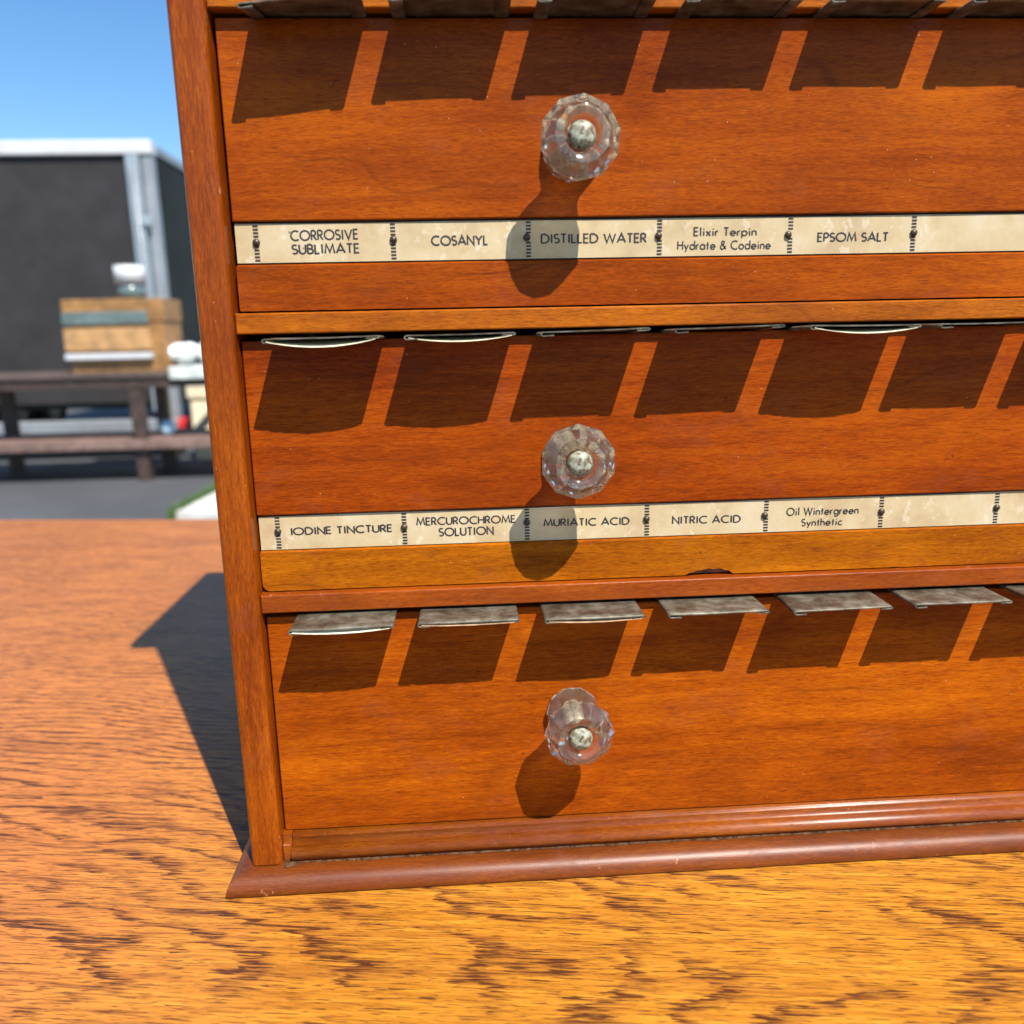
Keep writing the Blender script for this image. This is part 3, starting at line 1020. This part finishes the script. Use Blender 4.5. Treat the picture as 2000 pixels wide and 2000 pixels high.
# ================================================================== BACKGROUND YARD
grey = plain('brushed_aluminium', (.27, .29, .31), 0.45, 0.25, 0.12, 5)
white = plain('white_enamel', (.55, .55, .55), 0.5, 0, 0.06, 9)
char = plain('charcoal_sheet', (.024, .028, .027), 0.75, 0.0, 0.15, 2)
char.node_tree.nodes['Principled BSDF'].inputs['Specular IOR Level'].default_value = 0.12
black = plain('painted_gloom', (.020, .018, .019), 0.8, 0, 0.3, 3)
blued = plain('pale_blue_door_skin', (.27, .33, .37), 0.5, 0.1, 0.08, 5)
rubber = plain('tyre_rubber', (.025, .025, .026), 0.8)
redl = plain('red_lens', (.62, .035, .04), 0.2, 0, 0.1, 20)
darkw = plain('dark_stained_wood', (.050, .030, .022), 0.55, 0, 0.35, 14)
plank = plain('greyed_brown_plank', (.17, .105, .085), 0.7, 0, 0.3, 12)
tanw = plain('tan_pine', (.42, .235, .095), 0.6, 0, 0.25, 12)
brnw = plain('brown_pine', (.27, .135, .042), 0.55, 0, 0.3, 12)
teal = plain('grey_green_glass', (.10, .14, .14), 0.15, 0, 0.2, 10)
bagm = plain('white_polythene', (.80, .82, .83), 0.35, 0, 0.08, 14)

TY = 7.0
tr = empty('enclosed_trailer', (-3.5, TY + 2.0, ZG), 'enclosed trailer with charcoal side and light grey rear frame standing on the asphalt', 'trailer')
TX0, TX1, TZ0, TZ1 = -4.75, -2.39, -0.42, 1.78
mb = MB()
mb.box(TX0 + .02, TX1 - .012, TY + .05, TY + 5, TZ0 + .05, TZ1 - .05)
part(mb, 'side_wall', char, tr)
mb = MB()
mb.box(TX0, TX1, TY + .11, TY + 5.02, TZ1 - .075, TZ1, .01)
part(mb, 'roof_rail', grey, tr)
for a, b in ((TX1 - .085, TX1), (TX0, TX0 + .085)):
    mb = MB()
    mb.box(a, b, TY - .01, TY + .10, TZ0 - .13, TZ1 - .005, .012)
    part(mb, 'corner_post', grey, tr)
mb = MB()
mb.box(TX0 - .01, TX1 + .01, TY - .03, TY + .11, TZ1 - .10, TZ1 + .012, .012)
part(mb, 'rear_header', white, tr)
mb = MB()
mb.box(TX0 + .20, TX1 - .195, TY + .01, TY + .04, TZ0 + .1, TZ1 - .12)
part(mb, 'opening_shade_panel', black, tr)  # solid dark panel, the shade inside the trailer painted as its colour
mb = MB()
mb.box(TX1 - .20, TX1 - .095, TY - .05, TY + .03, TZ0 + .02, TZ1 - .11, .01)
mb.box(TX1 - .16, TX1 - .03, TY - .07, TY - .055, TZ1 - .66, TZ1 - .58, .008)
db = part(mb, 'rear_door', blued, tr)
mb = MB()
mb.tube((TX1 - .125, TY - .09, TZ0 + .1), (TX1 - .125, TY - .09, TZ1 - .2), .017, 10)
mb.build('lock_rod', grey, db, origin=base_of(tr))
mb = MB()
mb.box(TX0 + .095, TX0 + .20, TY - .05, TY + .03, TZ0 + .02, TZ1 - .11, .01)
part(mb, 'rear_door', blued, tr)
mb = MB()
mb.box(TX0 - .02, TX1 + .02, TY - .06, TY + .10, TZ0 - .16, TZ0 - .05, .012)
part(mb, 'rear_bumper', grey, tr)
mb = MB()
mb.tube((TX1 + .045, TY - .10, TZ0 - .09), (TX1 + .045, TY - .035, TZ0 - .09), .036, 16)
mb.box(TX1 - .02, TX1 + .085, TY - .034, TY + .0, TZ0 - .14, TZ0 - .04)
part(mb, 'tail_light', redl, tr)
for wy in (TY + 2.0, TY + 2.8):
    for wx in (TX1 + .02, TX0 - .24):
        mb = MB()
        mb.tube((wx, wy, ZG + .33), (wx + .22, wy, ZG + .33), .33, 28)
        w = part(mb, 'wheel', rubber, tr)
        mb = MB()
        mb.tube((wx - .004, wy, ZG + .33), (wx + .224, wy, ZG + .33), .19, 20)
        mb.build('rim', white, w, origin=base_of(tr))
mb = MB()
mb.prism([(TY + 1.55, ZG + .40), (TY + 1.70, ZG + .74), (TY + 3.10, ZG + .74), (TY + 3.25, ZG + .40)], 'X', TX1 + .005, TX1 + .26)
part(mb, 'fender', grey, tr)

# slatted work stand with goods in front of the trailer
SY = 5.75
st = empty('work_stand', (-2.6, SY + .3, ZG), 'dark wooden stand with a grey brown lower shelf in front of the trailer', 'table')
mb = MB()
mb.box(-3.7, -1.52, SY, SY + .62, -0.060, -0.020, .006)
part(mb, 'stand_top', plain('weathered_dark_top', (.085, .060, .048), 0.6, 0, 0.3, 7), st)
mb = MB()
mb.box(-3.66, -1.56, SY + .02, SY + .60, -0.13, -0.062)
part(mb, 'apron', darkw, st)
mb = MB()
mb.box(-3.72, -1.50, SY - .02, SY + .64, -0.570, -0.505, .006)
part(mb, 'shelf', plank, st)
for lx in (-3.45, -2.275):
    for ly in (SY + .03, SY + .53):
        mb = MB()
        mb.box(lx - .045, lx + .045, ly, ly + .07, ZG, -0.5705)
        mb.box(lx - .045, lx + .045, ly, ly + .07, -0.5045, -0.131)
        part(mb, 'leg', darkw, st)

ch = empty('wooden_chest', (-2.35, SY + .25, -0.02), 'small brown wooden chest with tan drawer on the dark stand', 'chest')
mb = MB()
mb.box(-2.70, -2.030, SY + .06, SY + .44, -0.019, 0.33, .006)
mb.box(-2.72, -2.020, SY + .05, SY + .45, 0.3302, 0.49, .008)
part(mb, 'body', brnw, ch)
mb = MB()
mb.box(-2.72, -2.13, SY + .035, SY + .062, 0.315, 0.405, .004)
part(mb, 'glass_panel', teal, ch)
mb = MB()
mb.box(-2.72, -2.12, SY + .030, SY + .062, 0.135, 0.290, .006)
part(mb, 'drawer', tanw, ch)
mb = MB()
mb.box(-2.72, -2.12, SY + .010, SY + .062, 0.075, 0.115, .004)
part(mb, 'shelf_strip', white, ch)

jar = empty('jar', (-2.36, SY + .2, 0.49), 'dark glass jar with white lid standing on the wooden chest', 'jar')
mb = MB()
mb.tube((-2.285, SY + .22, 0.4905), (-2.285, SY + .22, 0.60), .095, 24)
part(mb, 'body', teal, jar)
mb = MB()
mb.tube((-2.285, SY + .22, 0.6002), (-2.285, SY + .22, 0.725), .105, 24)
part(mb, 'lid', white, jar)

mb = MB()
for i in range(9):
    mb.ball((-1.90 + random.uniform(-.15, .18), SY + .25 + random.uniform(-.1, .1), 0.085 + random.uniform(0, .06)), random.uniform(.060, .095), (1.1, 1, .9), 2, 0, 0.10)
bag = mb.build('plastic_bag', bagm, None, origin=(-1.90, SY + .25, -0.02))
tag(bag, 'crumpled white plastic bag lying on the dark stand beside the chest', 'bag')

mb = MB()
mb.box(-2.00, -1.56, SY - .03, SY + .55, -0.0195, 0.012, .008)
mb.box(-2.00, -1.56, SY - .036, SY - .006, -0.075, 0.010, .008)
cl = mb.build('cloth', plain('pale_green_white_cloth', (.52, .56, .51), 0.8, 0, 0.2, 9), None, origin=(-1.78, SY + .25, -0.02))
tag(cl, 'pale greenish white folded cloth hanging over the stand edge under the plastic bag', 'cloth')

mb = MB()
mb.ball((-2.16, SY + .28, -0.445), .06, (1, 1, .98), 3)
ball = mb.build('ball', plain('pale_blue_plastic', (.40, .60, .74), 0.3, 0, 0.35, 18), None, origin=(-2.16, SY + .28, -0.505))
tag(ball, 'pale blue ball on the lower shelf of the dark stand', 'ball')

mb = MB()
mb.box(-2.20, -1.70, SY + .97, SY + 1.17, ZG, ZG + .52, .02)
mb.box(-2.22, -1.68, SY + .95, SY + 1.19, ZG + .5205, ZG + .65, .02)
bx = mb.build('storage_box', plain('cream_cardboard', (.74, .64, .45), 0.7, 0, 0.1, 8), None, origin=(-1.95, SY + 1.07, ZG))
tag(bx, 'cream lidded box on the asphalt behind the dark stand', 'box')

mb = MB()
mb.prism([(-2.41, ZG + .002), (-1.50, ZG + .90), (-1.46, ZG + .86), (-2.33, ZG + .002)], 'Y', SY + .68, SY + .80)
pkl = mb.build('plank', plain('beige_plank', (.42, .35, .28), 0.7, 0, 0.2, 10), None, origin=(-2.0, SY + .75, ZG))
tag(pkl, 'beige plank leaning at a slant on the asphalt behind the stand', 'plank')

# tree beyond the trailer
tree = empty('tree', (-5.2, 19, ZG), 'green leafy tree standing beyond the trailer roof', 'tree')
mb = MB()
mb.tube((-5.2, 19, ZG), (-5.1, 19, 2.0), .16, 10, 0, .09)
for a in range(5):
    mb.tube((-5.12, 19, 1.3 + .12 * a), (-5.12 + math.cos(a * 1.3) * .9, 19 + math.sin(a * 1.3) * .9, 2.6), .06, 6, 0, .02)
part(mb, 'trunk', darkw, tree)
mb = MB()
for i in range(3200):
    a, b = random.uniform(0, 6.283), random.uniform(-1, 1)
    c = random.choice([(-5.2, 19, 2.5, 1.0), (-4.6, 19.4, 2.35, .8), (-5.9, 18.8, 2.3, .8), (-5.2, 19, 3.0, .7)])
    r = c[3] * random.random() ** .4
    p = Vector((c[0] + r * math.cos(a) * math.sqrt(1 - b * b), c[1] + r * math.sin(a) * math.sqrt(1 - b * b), c[2] + r * b * .8))
    u = Vector((random.gauss(0, 1), random.gauss(0, 1), random.gauss(0, 1))).normalized()
    v = u.orthogonal().normalized()
    mb.quad([p - u * .09, p + v * .05, p + u * .09, p - v * .05])
mb.build('crown', plain('leaf_green', (.06, .11, .025), 0.6, 0, 0.5, 3), tree, fix=False)
